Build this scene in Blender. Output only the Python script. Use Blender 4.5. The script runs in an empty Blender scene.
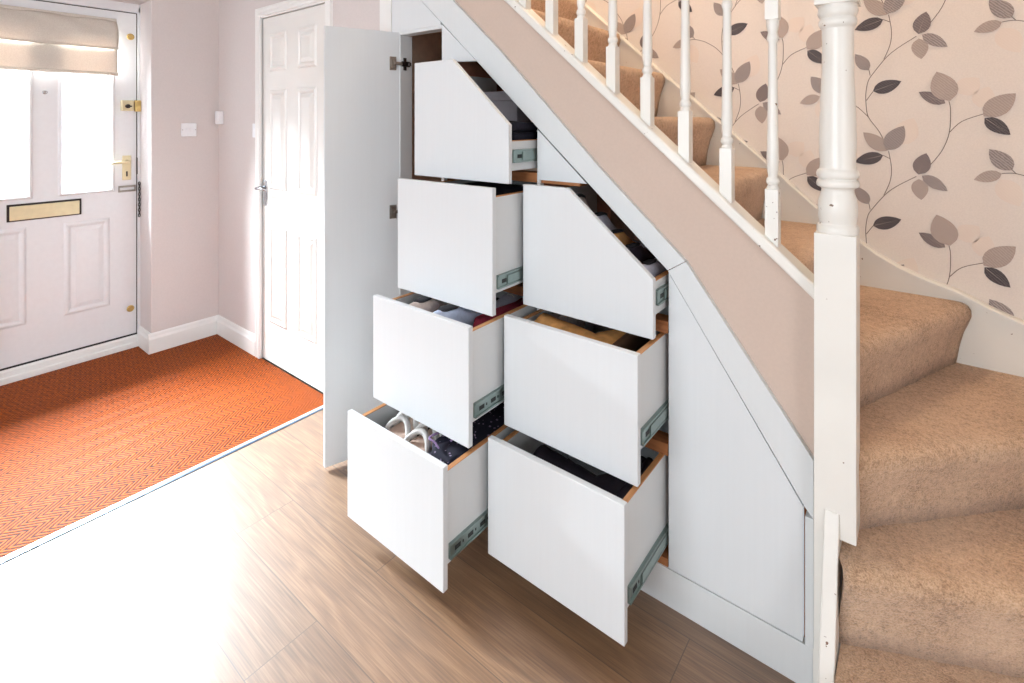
import bpy, bmesh, math, random
from mathutils import Vector, Matrix
random.seed(7)
S = bpy.context.scene
COL = S.collection
R = math.radians

# ------------------------------------------------------------------ camera
CAM_H = 1.35
cd = bpy.data.cameras.new('camera')
cam = bpy.data.objects.new('camera', cd)
COL.objects.link(cam)
cam.location = (0, 0, CAM_H)
cam.rotation_euler = (R(90), 0, R(38.37))
cd.sensor_width = 36.0
cd.lens = 36.0 * 517 / 1024
cd.shift_x = 0.0
cd.shift_y = -(341.5 - 121) / 1024
cd.clip_start = 0.02
S.camera = cam

# ------------------------------------------------------------------ world and lights
w = bpy.data.worlds.new('world'); S.world = w; w.use_nodes = True
bg = w.node_tree.nodes['Background']
bg.inputs[0].default_value = (0.86, 0.93, 1.0, 1); bg.inputs[1].default_value = 2.5

def area(name, loc, target, sx, sy, power, col):
    l = bpy.data.lights.new(name, 'AREA'); l.shape = 'RECTANGLE'; l.size = sx; l.size_y = sy
    l.energy = power; l.color = col
    o = bpy.data.objects.new(name, l); COL.objects.link(o); o.location = loc
    d = Vector(target) - Vector(loc)
    o.rotation_euler = d.to_track_quat('-Z', 'Y').to_euler()
    return o
# daylight outside the front door's glass
area('daylight_front_door', (-6.2, 0.55, 3.3), (-2.4, 0.62, 0.3), 3.6, 2.4, 10000, (0.90, 0.95, 1.0))
# daylight at the big window behind the camera
area('daylight_back_window', (-0.9, -2.55, 1.45), (-0.9, 1.0, 1.0), 2.3, 1.5, 62, (0.90, 0.955, 1.0))
# added soft light from the right for the drawer sides, source unseen
area('fill_light_right', (2.15, -0.9, 1.5), (-0.6, 0.6, 0.9), 1.6, 1.4, 34, (0.93, 0.965, 1.0))
# warm landing lamp at the top of the stairs
pl = bpy.data.lights.new('landing_lamp', 'POINT'); pl.energy = 58; pl.color = (1.0, 0.78, 0.54); pl.shadow_soft_size = 0.12
po = bpy.data.objects.new('landing_lamp', pl); COL.objects.link(po); po.location = (-0.9, 1.8, 3.55)

S.view_settings.view_transform = 'Standard'
S.view_settings.look = 'None'
S.view_settings.gamma = 1
S.view_settings.use_curve_mapping = False
S.view_settings.exposure = 0.1

# ------------------------------------------------------------------ materials
def s2l(c):
    return tuple(((v / 255) / 12.92 if v / 255 <= 0.04045 else ((v / 255 + 0.055) / 1.055) ** 2.4) for v in c) + (1,)

class NT:
    def __init__(s, name):
        s.m = bpy.data.materials.new(name); s.m.use_nodes = True
        s.t = s.m.node_tree; s.b = s.t.nodes['Principled BSDF']
        s.out = s.t.nodes['Material Output']
    def n(s, typ, **k):
        x = s.t.nodes.new(typ)
        for a, v in k.items():
            if a.startswith('i_'):
                key = a[2:]
                key = int(key) if key.isdigit() else key.replace('_', ' ')
                x.inputs[key].default_value = v
            else: setattr(x, a, v)
        return x
    def l(s, a, b): s.t.links.new(a, b)
    def math(s, op, a, b=None, c=None):
        x = s.n('ShaderNodeMath', operation=op)
        for i, v in enumerate((a, b, c)):
            if v is None: continue
            if isinstance(v, (int, float)): x.inputs[i].default_value = v
            else: s.l(v, x.inputs[i])
        return x.outputs[0]
    def coords(s, scale=(1, 1, 1), kind='Object'):
        tc = s.n('ShaderNodeTexCoord'); mp = s.n('ShaderNodeMapping'); mp.inputs['Scale'].default_value = scale
        s.l(tc.outputs[kind], mp.inputs[0]); return mp.outputs[0]
    def noise(s, vec, scale, detail=3, rough=0.5):
        x = s.n('ShaderNodeTexNoise'); x.inputs['Scale'].default_value = scale
        x.inputs['Detail'].default_value = detail; x.inputs['Roughness'].default_value = rough
        s.l(vec, x.inputs['Vector']); return x.outputs['Fac']
    def ramp(s, fac, stops):
        x = s.n('ShaderNodeValToRGB'); e = x.color_ramp.elements
        while len(e) < len(stops): e.new(0.5)
        for el, (p, c) in zip(e, stops): el.position = p; el.color = c
        s.l(fac, x.inputs[0]); return x.outputs[0]
    def mix(s, fac, a, b, blend='MIX'):
        x = s.n('ShaderNodeMix', data_type='RGBA', blend_type=blend)
        for sock, v in ((x.inputs[0], fac), (x.inputs[6], a), (x.inputs[7], b)):
            if hasattr(v, 'is_linked') or hasattr(v, 'links'): s.l(v, sock)
            else: sock.default_value = v
        return x.outputs[2]
    def bump(s, h, strength, dist=0.002):
        x = s.n('ShaderNodeBump'); x.inputs['Strength'].default_value = strength; x.inputs['Distance'].default_value = dist
        s.l(h, x.inputs['Height']); s.l(x.outputs[0], s.b.inputs['Normal'])

def simple(name, col, rough=0.5, metal=0.0, nscale=40, var=0.06, bump=0.0, spec=None):
    t = NT(name); v = t.coords()
    n = t.noise(v, nscale)
    c = s2l(col); c2 = tuple(x * (1 - var) for x in c[:3]) + (1,)
    t.l(t.ramp(n, [(0.35, c2), (0.65, c)]), t.b.inputs['Base Color'])
    t.b.inputs['Roughness'].default_value = rough; t.b.inputs['Metallic'].default_value = metal
    if spec is not None: t.b.inputs['Specular IOR Level'].default_value = spec
    if bump: t.bump(n, bump)
    return t.m

def panel_mat(name, col, rough=0.38):
    """white foil board with a very faint upright grain"""
    t = NT(name); v = t.coords((120, 120, 3))
    n = t.noise(v, 1.0, 4)
    c = s2l(col); c2 = tuple(x * 0.985 for x in c[:3]) + (1,)
    t.l(t.ramp(n, [(0.3, c2), (0.7, c)]), t.b.inputs['Base Color'])
    t.b.inputs['Roughness'].default_value = rough
    t.bump(n, 0.06, 0.0005)
    return t.m

def gloss_paint(name, col, chips=0.0):
    t = NT(name); v = t.coords()
    base = t.ramp(t.noise(v, 6), [(0.3, tuple(x * 0.95 for x in s2l(col)[:3]) + (1,)), (0.7, s2l(col))])
    if chips:
        n1 = t.noise(v, 90, 2); n2 = t.noise(v, 9, 2)
        f = t.math('MULTIPLY', t.math('GREATER_THAN', n1, 0.715), t.math('GREATER_THAN', n2, 0.68 - chips))
        base = t.mix(f, base, s2l((120, 96, 78)))
    t.l(base, t.b.inputs['Base Color'])
    t.b.inputs['Roughness'].default_value = 0.3
    t.bump(t.noise(v, 14, 2), 0.15, 0.003)
    return t.m

def wood_mat(name, a, b, rough=0.6, scale=(60, 3, 60)):
    t = NT(name); v = t.coords(scale)
    n = t.noise(v, 1.0, 5, 0.6)
    t.l(t.ramp(n, [(0.3, s2l(a)), (0.7, s2l(b))]), t.b.inputs['Base Color'])
    t.b.inputs['Roughness'].default_value = rough
    return t.m

def laminate():
    t = NT('oak_laminate'); v = t.coords()
    br = t.n('ShaderNodeTexBrick'); br.offset = 0.37; br.squash = 1
    br.inputs['Scale'].default_value = 1; br.inputs['Brick Width'].default_value = 1.28; br.inputs['Row Height'].default_value = 0.192
    br.inputs['Mortar Size'].default_value = 0.0012; br.inputs['Mortar Smooth'].default_value = 0.1; br.inputs['Bias'].default_value = 0
    br.inputs['Color1'].default_value = (0, 0, 0, 1); br.inputs['Color2'].default_value = (1, 1, 1, 1); br.inputs['Mortar'].default_value = (0.5, 0.5, 0.5, 1)
    t.l(v, br.inputs['Vector'])
    # grain: warped streaks along x, shifted plank by plank
    sep = t.n('ShaderNodeSeparateXYZ'); t.l(v, sep.inputs[0])
    sh = t.math('MULTIPLY', br.outputs['Color'], 7.3)
    cmb = t.n('ShaderNodeCombineXYZ')
    t.l(t.math('ADD', t.math('MULTIPLY', sep.outputs[0], 1.1), sh), cmb.inputs[0])
    t.l(t.math('MULTIPLY', sep.outputs[1], 8.0), cmb.inputs[1]); t.l(sh, cmb.inputs[2])
    warp = t.noise(cmb.outputs[0], 1.0, 3, 0.55)
    g1 = t.math('FRACT', t.math('MULTIPLY', warp, 9.0))
    rings = t.math('ABSOLUTE', t.math('SUBTRACT', g1, 0.5))
    cm2 = t.n('ShaderNodeCombineXYZ')
    t.l(t.math('ADD', t.math('MULTIPLY', sep.outputs[0], 5), sh), cm2.inputs[0]); t.l(t.math('MULTIPLY', sep.outputs[1], 230), cm2.inputs[1])
    fine = t.noise(cm2.outputs[0], 1.0, 4, 0.6)
    g = t.math('ADD', t.math('MULTIPLY', rings, 0.34), t.math('MULTIPLY', fine, 0.80))
    col = t.ramp(g, [(0.22, s2l((90, 62, 40))), (0.5, s2l((128, 94, 64))), (0.78, s2l((158, 124, 92)))])
    tone = t.ramp(br.outputs['Color'], [(0.0, (0.84, 0.84, 0.84, 1)), (1.0, (1.08, 1.07, 1.05, 1))])
    col = t.mix(1.0, col, tone, 'MULTIPLY')
    col = t.mix(br.outputs['Fac'], col, s2l((84, 60, 42)))
    t.l(col, t.b.inputs['Base Color'])
    t.b.inputs['Roughness'].default_value = 0.36
    t.l(t.math('ADD', t.math('MULTIPLY', fine, 0.12), 0.42), t.b.inputs['Roughness'])
    t.b.inputs['Specular IOR Level'].default_value = 1.0
    t.b.inputs['Coat Weight'].default_value = 0.6; t.b.inputs['Coat Roughness'].default_value = 0.5; t.b.inputs['Coat IOR'].default_value = 1.6
    t.bump(t.math('SUBTRACT', g, t.math('MULTIPLY', br.outputs['Fac'], 1.0)), 0.18, 0.001)
    return t.m

def herringbone():
    t = NT('coir_herringbone'); v = t.coords()
    sep = t.n('ShaderNodeSeparateXYZ'); t.l(v, sep.inputs[0])
    nz = t.noise(v, 45, 2)
    x = t.math('ADD', sep.outputs[0], t.math('MULTIPLY', t.math('SUBTRACT', nz, 0.5), 0.006))
    band = 0.048
    tri = t.math('PINGPONG', x, band)
    ph = t.math('DIVIDE', t.math('ADD', t.math('MULTIPLY', tri, 1.3), sep.outputs[1]), 0.021)
    rib = t.math('ABSOLUTE', t.math('SUBTRACT', t.math('FRACT', ph), 0.5))      # 0..0.5
    fib = t.noise(t.coords((300, 300, 300)), 1.0, 3)
    cell = t.noise(t.coords((20, 60, 20)), 1.0, 2)
    h = t.math('ADD', t.math('MULTIPLY', rib, 1.6), t.math('MULTIPLY', t.math('SUBTRACT', fib, 0.5), 0.55))
    h = t.math('ADD', h, t.math('MULTIPLY', t.math('SUBTRACT', cell, 0.5), 0.35))
    col = t.ramp(h, [(0.16, s2l((44, 16, 14))), (0.36, s2l((126, 52, 10))), (0.72, s2l((188, 92, 20)))])
    t.l(col, t.b.inputs['Base Color'])
    t.b.inputs['Roughness'].default_value = 0.55
    t.b.inputs['Specular IOR Level'].default_value = 0.12
    t.b.inputs['Sheen Weight'].default_value = 0.0
    t.b.inputs['Sheen Roughness'].default_value = 0.4
    t.bump(h, 0.8, 0.003)
    return t.m

def carpet():
    t = NT('beige_carpet'); v = t.coords()
    f = t.noise(v, 240, 2, 0.8); m = t.noise(v, 70, 3); b = t.noise(v, 6, 2)
    g = t.math('ADD', t.math('MULTIPLY', f, 0.6), t.math('ADD', t.math('MULTIPLY', m, 0.3), t.math('MULTIPLY', b, 0.25)))
    col = t.ramp(g, [(0.40, s2l((150, 116, 88))), (0.56, s2l((204, 168, 136))), (0.74, s2l((230, 200, 170)))])
    t.l(col, t.b.inputs['Base Color'])
    t.b.inputs['Roughness'].default_value = 0.95
    t.b.inputs['Sheen Weight'].default_value = 0.3
    t.bump(t.math('ADD', f, t.math('MULTIPLY', m, 0.7)), 0.9, 0.006)
    return t.m

def fabric_blind():
    t = NT('blind_fabric')
    v = t.coords((1, 300, 300)); n = t.noise(v, 1.0, 2)
    d = t.n('ShaderNodeBsdfDiffuse'); tr = t.n('ShaderNodeBsdfTranslucent'); mx = t.n('ShaderNodeMixShader')
    c = t.ramp(n, [(0.3, s2l((206, 198, 188))), (0.7, s2l((222, 215, 205)))])
    t.l(c, d.inputs[0]); tr.inputs[0].default_value = s2l((226, 206, 190)); mx.inputs[0].default_value = 0.09
    t.l(d.outputs[0], mx.inputs[1]); t.l(tr.outputs[0], mx.inputs[2]); t.l(mx.outputs[0], t.out.inputs['Surface'])
    return t.m

def glass():
    t = NT('obscure_glass')
    tr = t.n('ShaderNodeBsdfTransparent'); gl = t.n('ShaderNodeBsdfGlossy'); mx = t.n('ShaderNodeMixShader')
    tr.inputs[0].default_value = (0.95, 0.97, 0.97, 1); gl.inputs['Roughness'].default_value = 0.08
    n = t.noise(t.coords((60, 60, 60)), 1.0); bp = t.n('ShaderNodeBump'); bp.inputs['Strength'].default_value = 0.3
    t.l(n, bp.inputs['Height']); t.l(bp.outputs[0], gl.inputs['Normal'])
    mx.inputs[0].default_value = 0.06
    t.l(tr.outputs[0], mx.inputs[1]); t.l(gl.outputs[0], mx.inputs[2]); t.l(mx.outputs[0], t.out.inputs['Surface'])
    return t.m

def leaf_mat(name, a, b, scale=160):
    t = NT(name); v = t.coords((1, 1, 1)); n = t.noise(v, scale, 2)
    wv = t.n('ShaderNodeTexWave'); wv.inputs['Scale'].default_value = 70; wv.inputs['Distortion'].default_value = 3
    wv.bands_direction = 'DIAGONAL'; t.l(v, wv.inputs['Vector'])
    f = t.math('ADD', t.math('MULTIPLY', n, 0.5), t.math('MULTIPLY', wv.outputs['Fac'], 0.5))
    t.l(t.ramp(f, [(0.2, s2l(a)), (0.8, s2l(b))]), t.b.inputs['Base Color'])
    t.b.inputs['Roughness'].default_value = 0.6
    return t.m

M = dict(
    panel=panel_mat('white_foil_board', (219, 223, 226)),
    panel2=panel_mat('white_foil_frame', (217, 221, 223)),
    stair_paint=gloss_paint('stair_white_gloss', (236, 234, 228)),
    stair_chip=gloss_paint('stair_white_gloss_chipped', (234, 232, 226), 0.13),
    door_paint=gloss_paint('door_white_gloss', (238, 237, 234)),
    upvc=simple('front_door_white', (234, 235, 238), 0.3, var=0.02),
    skirting=gloss_paint('skirting_white_gloss', (240, 240, 238)),
    pink=simple('pale_pink_wall_paint', (216, 208, 206), 0.8, nscale=120, var=0.03, bump=0.08),
    pink_warm_lit=simple('warm_lit_pink_paint', (203, 183, 170), 0.7, nscale=120, var=0.03, bump=0.08),  # pink paint with the warm stair light put into its colour
    paper=simple('cream_wallpaper', (232, 222, 214), 0.75, nscale=220, var=0.05, bump=0.15),
    white_ceiling=simple('ceiling_white', (238, 236, 232), 0.9, var=0.02),
    laminate=laminate(), mat=herringbone(), carpet=carpet(), blind=fabric_blind(), glass=glass(),
    edge=wood_mat('raw_board_edge', (178, 120, 72), (214, 160, 108)),
    rail=wood_mat('cabinet_rail_wood', (150, 92, 54), (188, 126, 80), scale=(3, 60, 60)),
    inner=simple('drawer_inside_board', (206, 208, 212), 0.5, var=0.03),
    brown=simple('brown_cupboard_lining', (206, 182, 162), 0.85, nscale=30, var=0.1),
    dark_under=simple('bare_stair_underside', (190, 134, 108), 0.85, nscale=20, var=0.2),
    zinc=simple('zinc_runner', (150, 166, 162), 0.35, 0.85, nscale=60),
    hole=simple('runner_slot_dark', (40, 44, 44), 0.6),
    nickel=simple('nickel', (150, 142, 134), 0.35, 0.9),
    chrome=simple('satin_chrome', (196, 198, 202), 0.25, 0.95),
    brass=simple('polished_brass', (206, 176, 112), 0.32, 0.75),
    pale_brass=simple('pale_brass_plate', (230, 216, 178), 0.42, 0.35),
    dark_gap=simple('door_rubber_seal', (46, 44, 44), 0.7),
    trim_blue=simple('blue_grey_trim_edge', (92, 116, 140), 0.4, 0.3),
    trim_white=simple('aluminium_trim', (226, 228, 232), 0.3, 0.4),
    plastic=simple('white_plastic', (240, 242, 246), 0.3, var=0.01),
    leafD=leaf_mat('leaf_charcoal', (62, 56, 60), (98, 88, 90)),
    leafN=leaf_mat('leaf_slate', (112, 100, 100), (142, 128, 126)),
    leafM=leaf_mat('leaf_grey', (128, 117, 116), (176, 164, 160)),
    leafL=leaf_mat('leaf_taupe', (168, 152, 144), (186, 170, 161)),
    leafF=leaf_mat('leaf_peach', (229, 214, 203), (231, 217, 206)),
    stem=simple('leaf_stem', (120, 106, 98), 0.7),
    navy=simple('navy_fabric', (26, 26, 44), 0.9, nscale=90, var=0.4, bump=0.5),
    black=simple('black_leather', (46, 42, 54), 0.45, nscale=50, var=0.3, bump=0.4),
    blackfab=simple('black_fabric', (30, 27, 34), 0.9, nscale=70, var=0.4, bump=0.5),
    tan=simple('tan_suede', (224, 166, 100), 0.9, nscale=26, var=0.35, bump=0.4),
    maroon=simple('maroon_fabric', (150, 34, 60), 0.85, nscale=60, var=0.3, bump=0.4),
    grey_shoe=simple('grey_canvas', (190, 190, 204), 0.85, nscale=90, var=0.15, bump=0.3),
    blue_shoe=simple('pale_blue_grey_canvas', (186, 198, 224), 0.85, nscale=90, var=0.12, bump=0.3),
    beige_shoe=simple('beige_grey_suede', (206, 190, 182), 0.9, nscale=80, var=0.2, bump=0.3),
    blush=simple('blush_leather', (214, 186, 170), 0.6, nscale=60, var=0.15, bump=0.2),
    white_sole=simple('white_rubber', (226, 224, 222), 0.6),
    brown_sole=simple('brown_rubber', (84, 58, 40), 0.7),
    grey_box=simple('grey_card_box', (190, 190, 202), 0.7),
    navy_print=None,
    purple=simple('lilac_cord', (150, 124, 170), 0.6),
    redrib=simple('brick_red_fabric', (132, 54, 44), 0.85, nscale=60, var=0.3, bump=0.4),
    dark_metal=simple('dark_metal', (62, 56, 54), 0.4, 0.8),
)

def navy_print():
    t = NT('navy_print_fabric'); v = t.coords()
    vo = t.n('ShaderNodeTexVoronoi'); vo.inputs['Scale'].default_value = 55; t.l(v, vo.inputs['Vector'])
    f = t.math('LESS_THAN', vo.outputs['Distance'], 0.22)
    t.l(t.mix(f, s2l((24, 24, 44)), t.mix(t.noise(v, 30), s2l((96, 70, 120)), s2l((170, 160, 180)))), t.b.inputs['Base Color'])
    t.b.inputs['Roughness'].default_value = 0.9; t.bump(t.noise(v, 60), 0.5)
    return t.m
M['navy_print'] = navy_print()

# ------------------------------------------------------------------ helpers
def link(name, me, mats, parent=None, smooth=False, bevel=0.0, seg=2):
    o = bpy.data.objects.new(name, me); COL.objects.link(o)
    for m in (mats if isinstance(mats, (list, tuple)) else [mats]): me.materials.append(m)
    if parent:
        o.parent = parent
        o.matrix_parent_inverse = Matrix.Translation(-Vector(parent_loc(parent)))
    if smooth:
        for p in me.polygons: p.use_smooth = True
    if bevel:
        b = o.modifiers.new('bevel', 'BEVEL'); b.width = bevel; b.segments = seg; b.limit_method = 'ANGLE'; b.angle_limit = R(40)
    return o
def parent_loc(p):
    return Vector(p.location) if p.type == 'EMPTY' else Vector((0, 0, 0))
def mesh(bm, name):
    bmesh.ops.recalc_face_normals(bm, faces=bm.faces)
    me = bpy.data.meshes.new(name); bm.to_mesh(me); bm.free(); return me
def obj(name, bm, mats, parent=None, **k): return link(name, mesh(bm, name), mats, parent, **k)
def tag(o, label=None, cat=None, group=None, kind=None):
    if label: o['label'] = label
    if cat: o['category'] = cat
    if group: o['group'] = group
    if kind: o['kind'] = kind
    return o
def empty(name, loc, label=None, cat=None, group=None):
    o = bpy.data.objects.new(name, None); COL.objects.link(o); o.location = loc; o.empty_display_size = 0.05
    return tag(o, label, cat, group)
def B(): return bmesh.new()
def box(bm, x0, x1, y0, y1, z0, z1, mi=0):
    vs = [bm.verts.new(p) for p in ((x0,y0,z0),(x1,y0,z0),(x1,y1,z0),(x0,y1,z0),(x0,y0,z1),(x1,y0,z1),(x1,y1,z1),(x0,y1,z1))]
    fs = [bm.faces.new([vs[i] for i in f]) for f in ((0,3,2,1),(4,5,6,7),(0,1,5,4),(1,2,6,5),(2,3,7,6),(3,0,4,7))]
    for f in fs: f.material_index = mi
    return bm
def boxb(*a): return box(B(), *a)
def prism_y(bm, pts, y0, y1, mi=0):
    """polygon in (x,z), extruded from y0 to y1"""
    a = [bm.verts.new((x, y0, z)) for x, z in pts]; b = [bm.verts.new((x, y1, z)) for x, z in pts]
    n = len(pts); fs = [bm.faces.new(a), bm.faces.new(b[::-1])]
    for i in range(n): fs.append(bm.faces.new([a[i], b[i], b[(i+1) % n], a[(i+1) % n]]))
    for f in fs: f.material_index = mi
    return bm
def prism_x(bm, pts, x0, x1, mi=0):
    a = [bm.verts.new((x0, y, z)) for y, z in pts]; b = [bm.verts.new((x1, y, z)) for y, z in pts]
    n = len(pts); fs = [bm.faces.new(a), bm.faces.new(b[::-1])]
    for i in range(n): fs.append(bm.faces.new([a[i], b[i], b[(i+1) % n], a[(i+1) % n]]))
    for f in fs: f.material_index = mi
    return bm
def lathe(bm, prof, cx, cy, n=24):
    rings = []
    for z, r in prof:
        rings.append([bm.verts.new((cx + r*math.cos(2*math.pi*i/n), cy + r*math.sin(2*math.pi*i/n), z)) for i in range(n)])
    for a, b in zip(rings, rings[1:]):
        for i in range(n):
            f = bm.faces.new([a[i], a[(i+1) % n], b[(i+1) % n], b[i]]); f.smooth = True
    bm.faces.new(rings[0][::-1]); bm.faces.new(rings[-1])
    return bm
def tube(bm, pts, r, n=8, closed=False):
    pts = [Vector(p) for p in pts]; rings = []
    for i, p in enumerate(pts):
        t = (pts[min(i+1, len(pts)-1)] - pts[max(i-1, 0)]).normalized()
        up = Vector((0, 0, 1)) if abs(t.z) < 0.9 else Vector((1, 0, 0))
        a = t.cross(up).normalized(); b = t.cross(a).normalized()
        rr = r[i] if isinstance(r, (list, tuple)) else r
        rings.append([bm.verts.new(p + a*rr*math.cos(2*math.pi*k/n) + b*rr*math.sin(2*math.pi*k/n)) for k in range(n)])
    for a, b in zip(rings, rings[1:]):
        for i in range(n):
            f = bm.faces.new([a[i], a[(i+1) % n], b[(i+1) % n], b[i]]); f.smooth = True
    bm.faces.new(rings[0][::-1]); bm.faces.new(rings[-1])
    return bm
def frame_rect(bm, axis, c, u0, u1, z0, z1, wdt, d0, d1):
    """a raised moulding ring: axis 'x' -> plane x=c, u is y; axis 'y' -> plane y=c, u is x; d0/d1 = offsets along the axis of base and crest"""
    def P(u, z, d): return (c + d, u, z) if axis == 'x' else (u, c + d, z)
    loops = []
    for off, d in ((0, d0), (wdt*0.35, d1), (wdt*0.65, d1), (wdt, d0)):
        loops.append([bm.verts.new(P(*p, d)) for p in ((u0+off, z0+off), (u1-off, z0+off), (u1-off, z1-off), (u0+off, z1-off))])
    for a, b in zip(loops, loops[1:]):
        for i in range(4): bm.faces.new([a[i], a[(i+1) % 4], b[(i+1) % 4], b[i]])
    return bm
def raised_field(bm, axis, c, u0, u1, z0, z1, inset, d0, d1):
    def P(u, z, d): return (c + d, u, z) if axis == 'x' else (u, c + d, z)
    a = [bm.verts.new(P(*p, d0)) for p in ((u0, z0), (u1, z0), (u1, z1), (u0, z1))]
    b = [bm.verts.new(P(*p, d1)) for p in ((u0+inset, z0+inset), (u1-inset, z0+inset), (u1-inset, z1-inset), (u0+inset, z1-inset))]
    for i in range(4): bm.faces.new([a[i], a[(i+1) % 4], b[(i+1) % 4], b[i]])
    bm.faces.new(b); return bm

def struct(name, bm, m, **k): return tag(obj(name, bm, m, **k), kind='structure')

# ------------------------------------------------------------------ room shell
XF = -3.505      # inner face of the front wall
YH = 1.42        # face of the hall wall that carries the white panelled door
YW = 2.19        # papered wall beyond the stairs
XR, YB, ZC = 2.3, -2.7, 2.42
struct('floor', boxb(-2.205, XR, YB, 1.47, -0.06, 0.0), M['laminate'])
struct('trim_1', boxb(-3.78, -2.205, YB, 1.47, -0.06, -0.012), M['dark_gap'])
# front wall with the door recess
bm = B()
box(bm, -3.80, XF, 1.052, YW+0.1, 0, ZC); box(bm, -3.80, XF, YB, 0.195, 0, ZC); box(bm, -3.80, XF, 0.195, 1.052, 2.05, ZC)
struct('wall_front', bm, M['pink'], bevel=0.006)
# hall wall with the internal door opening
bm = B()
box(bm, XF, -2.965, YH, 1.442, 0, ZC); box(bm, -2.265, -1.836, YH, 1.442, 0, ZC); box(bm, -2.965, -2.265, YH, 1.442, 1.958, ZC)
struct('wall_left', bm, M['pink'])
bm = B(); box(bm, -3.8, 0.75, YW, YW+0.1, 0, 5.0)
wall_paper_bm = bm
bm = B(); box(bm, 0.70, 0.80, 1.02, YW, 0, 5.0)
struct('wall_right', bm, M['paper'])
bm = B()   # back wall with its window opening
box(bm, -3.8, -2.1, YB-0.15, YB+0.0, 0, ZC); box(bm, 0.3, XR, YB-0.15, YB, 0, ZC)
box(bm, -2.1, 0.3, YB-0.15, YB, 0, 0.7); box(bm, -2.1, 0.3, YB-0.15, YB, 2.2, ZC)
struct('wall_back', bm, M['pink'])
bm = B(); box(bm, XR, XR+0.1, YB, 1.5, 0, ZC)
struct('wall_side', bm, M['pink'])
bm = B(); box(bm, 0.80, XR+0.1, 1.02, 1.5, 0, ZC)
struct('wall_alcove', bm, M['pink'])
bm = B(); box(bm, -3.8, XR+0.1, YB-0.15, 1.44, ZC, ZC+0.1)
struct('ceiling', bm, M['white_ceiling'])
bm = B(); box(bm, -3.8, 0.8, 1.40, YW+0.1, 4.95, 5.05); struct('ceiling_landing', bm, M['white_ceiling'])
bm = B(); box(bm, -3.8, 0.8, 1.34, 1.44, ZC+0.1, 4.95); struct('wall_landing', bm, M['paper'])
bm = B(); box(bm, -3.9, -3.8, 1.34, YW+0.1, 2.45, 4.95); struct('wall_landing_end', bm, M['paper'])

# skirting boards (two-step profile)
def skirt_profile(h): return [(0, 0), (0.016, 0), (0.016, h*0.72), (0.010, h*0.82), (0.008, h*0.93), (0.004, h), (0, h)]
bm = B(); prism_y(bm, [(XF+d, z) for d, z in skirt_profile(0.118)], 1.036, YH)
prism_x(bm, [(1.052-d, z) for d, z in skirt_profile(0.118)], -3.69, XF)
struct('baseboard_front', bm, M['skirting'])
bm = B(); prism_x(bm, [(YH-d, z) for d, z in skirt_profile(0.118)], XF, -2.989)
struct('baseboard_left', bm, M['skirting'])

# ------------------------------------------------------------------ wallpaper with leaf sprays (pattern is part of the wall)
leaves = [('F',0.094,0.971,0.143,1.018,0.06),('F',0.143,0.925,0.165,0.99,0.055),('F',-0.06,1.27,-0.02,1.36,0.07),('F',0.19,1.17,0.235,1.09,0.06),
('L',-0.092,1.247,-0.160,1.310,0.046),('M',-0.094,1.250,-0.046,1.334,0.054),('D',-0.103,1.232,-0.185,1.205,0.042),
('N',-0.008,1.172,0.013,1.244,0.047),('M',0.002,1.169,0.067,1.123,0.036),('L',-0.007,1.157,0.000,1.088,0.045),
('M',-0.144,1.060,-0.184,1.119,0.038),('D',0.155,0.892,0.214,0.840,0.040),('L',0.153,0.897,0.226,0.967,0.058),
('N',0.061,0.940,-0.007,0.979,0.036),('L',0.073,0.947,0.039,1.044,0.069),('D',-0.132,0.986,-0.053,1.017,0.044),
('M',0.218,1.199,0.166,1.262,0.048),('L',0.195,1.188,0.130,1.164,0.035)]
stems = [[(-0.088, 1.247), (-0.08, 1.19), (-0.084, 1.143), (-0.101, 1.095)],
[(-0.013, 1.165), (-0.059, 1.133), (-0.094, 1.101), (-0.134, 1.044), (-0.146, 1.02), (-0.152, 0.984), (-0.152, 0.945), (-0.145, 0.8965), (-0.113, 0.8435), (-0.089, 0.782)], [(-0.208, 0.9535), (-0.175, 0.93), (-0.145, 0.8965)],
[(0.02, 1.201), (0.052, 1.252), (0.071, 1.313), (0.074, 1.385), (0.070, 1.414)],
[(0.071, 1.313), (0.102, 1.349), (0.155, 1.373)],[(-0.143, 1.06), (-0.14, 1.041)],[(-0.151, 0.954), (-0.132, 0.985)],
[(0.195, 1.188), (0.224, 1.19), (0.262, 1.178), (0.279, 1.1685)],[(0.218, 1.2), (0.226, 1.19)],[(-0.103, 1.232), (-0.084, 1.221)]]
LM = 'DNMLF'
bm = wall_paper_bm
def leaf(bm, cx, cz, ex, ez, wd, mi, y):
    b = Vector((cx, cz)); e = Vector((ex, ez)); d = e - b; n = Vector((-d.y, d.x)).normalized()
    k = 7; up = []; dn = []
    for i in range(1, k):
        s = i/k; hw = wd*0.5*(math.sin(math.pi*s**0.82))**0.8
        up.append(b + d*s + n*hw); dn.append(b + d*s - n*hw)
    pts = [b] + up + [e] + dn[::-1]
    vs = [bm.verts.new((p.x, y, p.y)) for p in pts]
    f = bm.faces.new(vs); f.material_index = mi
    if mi != 5:                                 # paler mid-rib
        r = [b + d*0.06 + n*0.0006, b + d*0.9, b + d*0.06 - n*0.0006]
        g = bm.faces.new([bm.verts.new((p.x, y-0.0003, p.y)) for p in r]); g.material_index = 4
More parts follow.
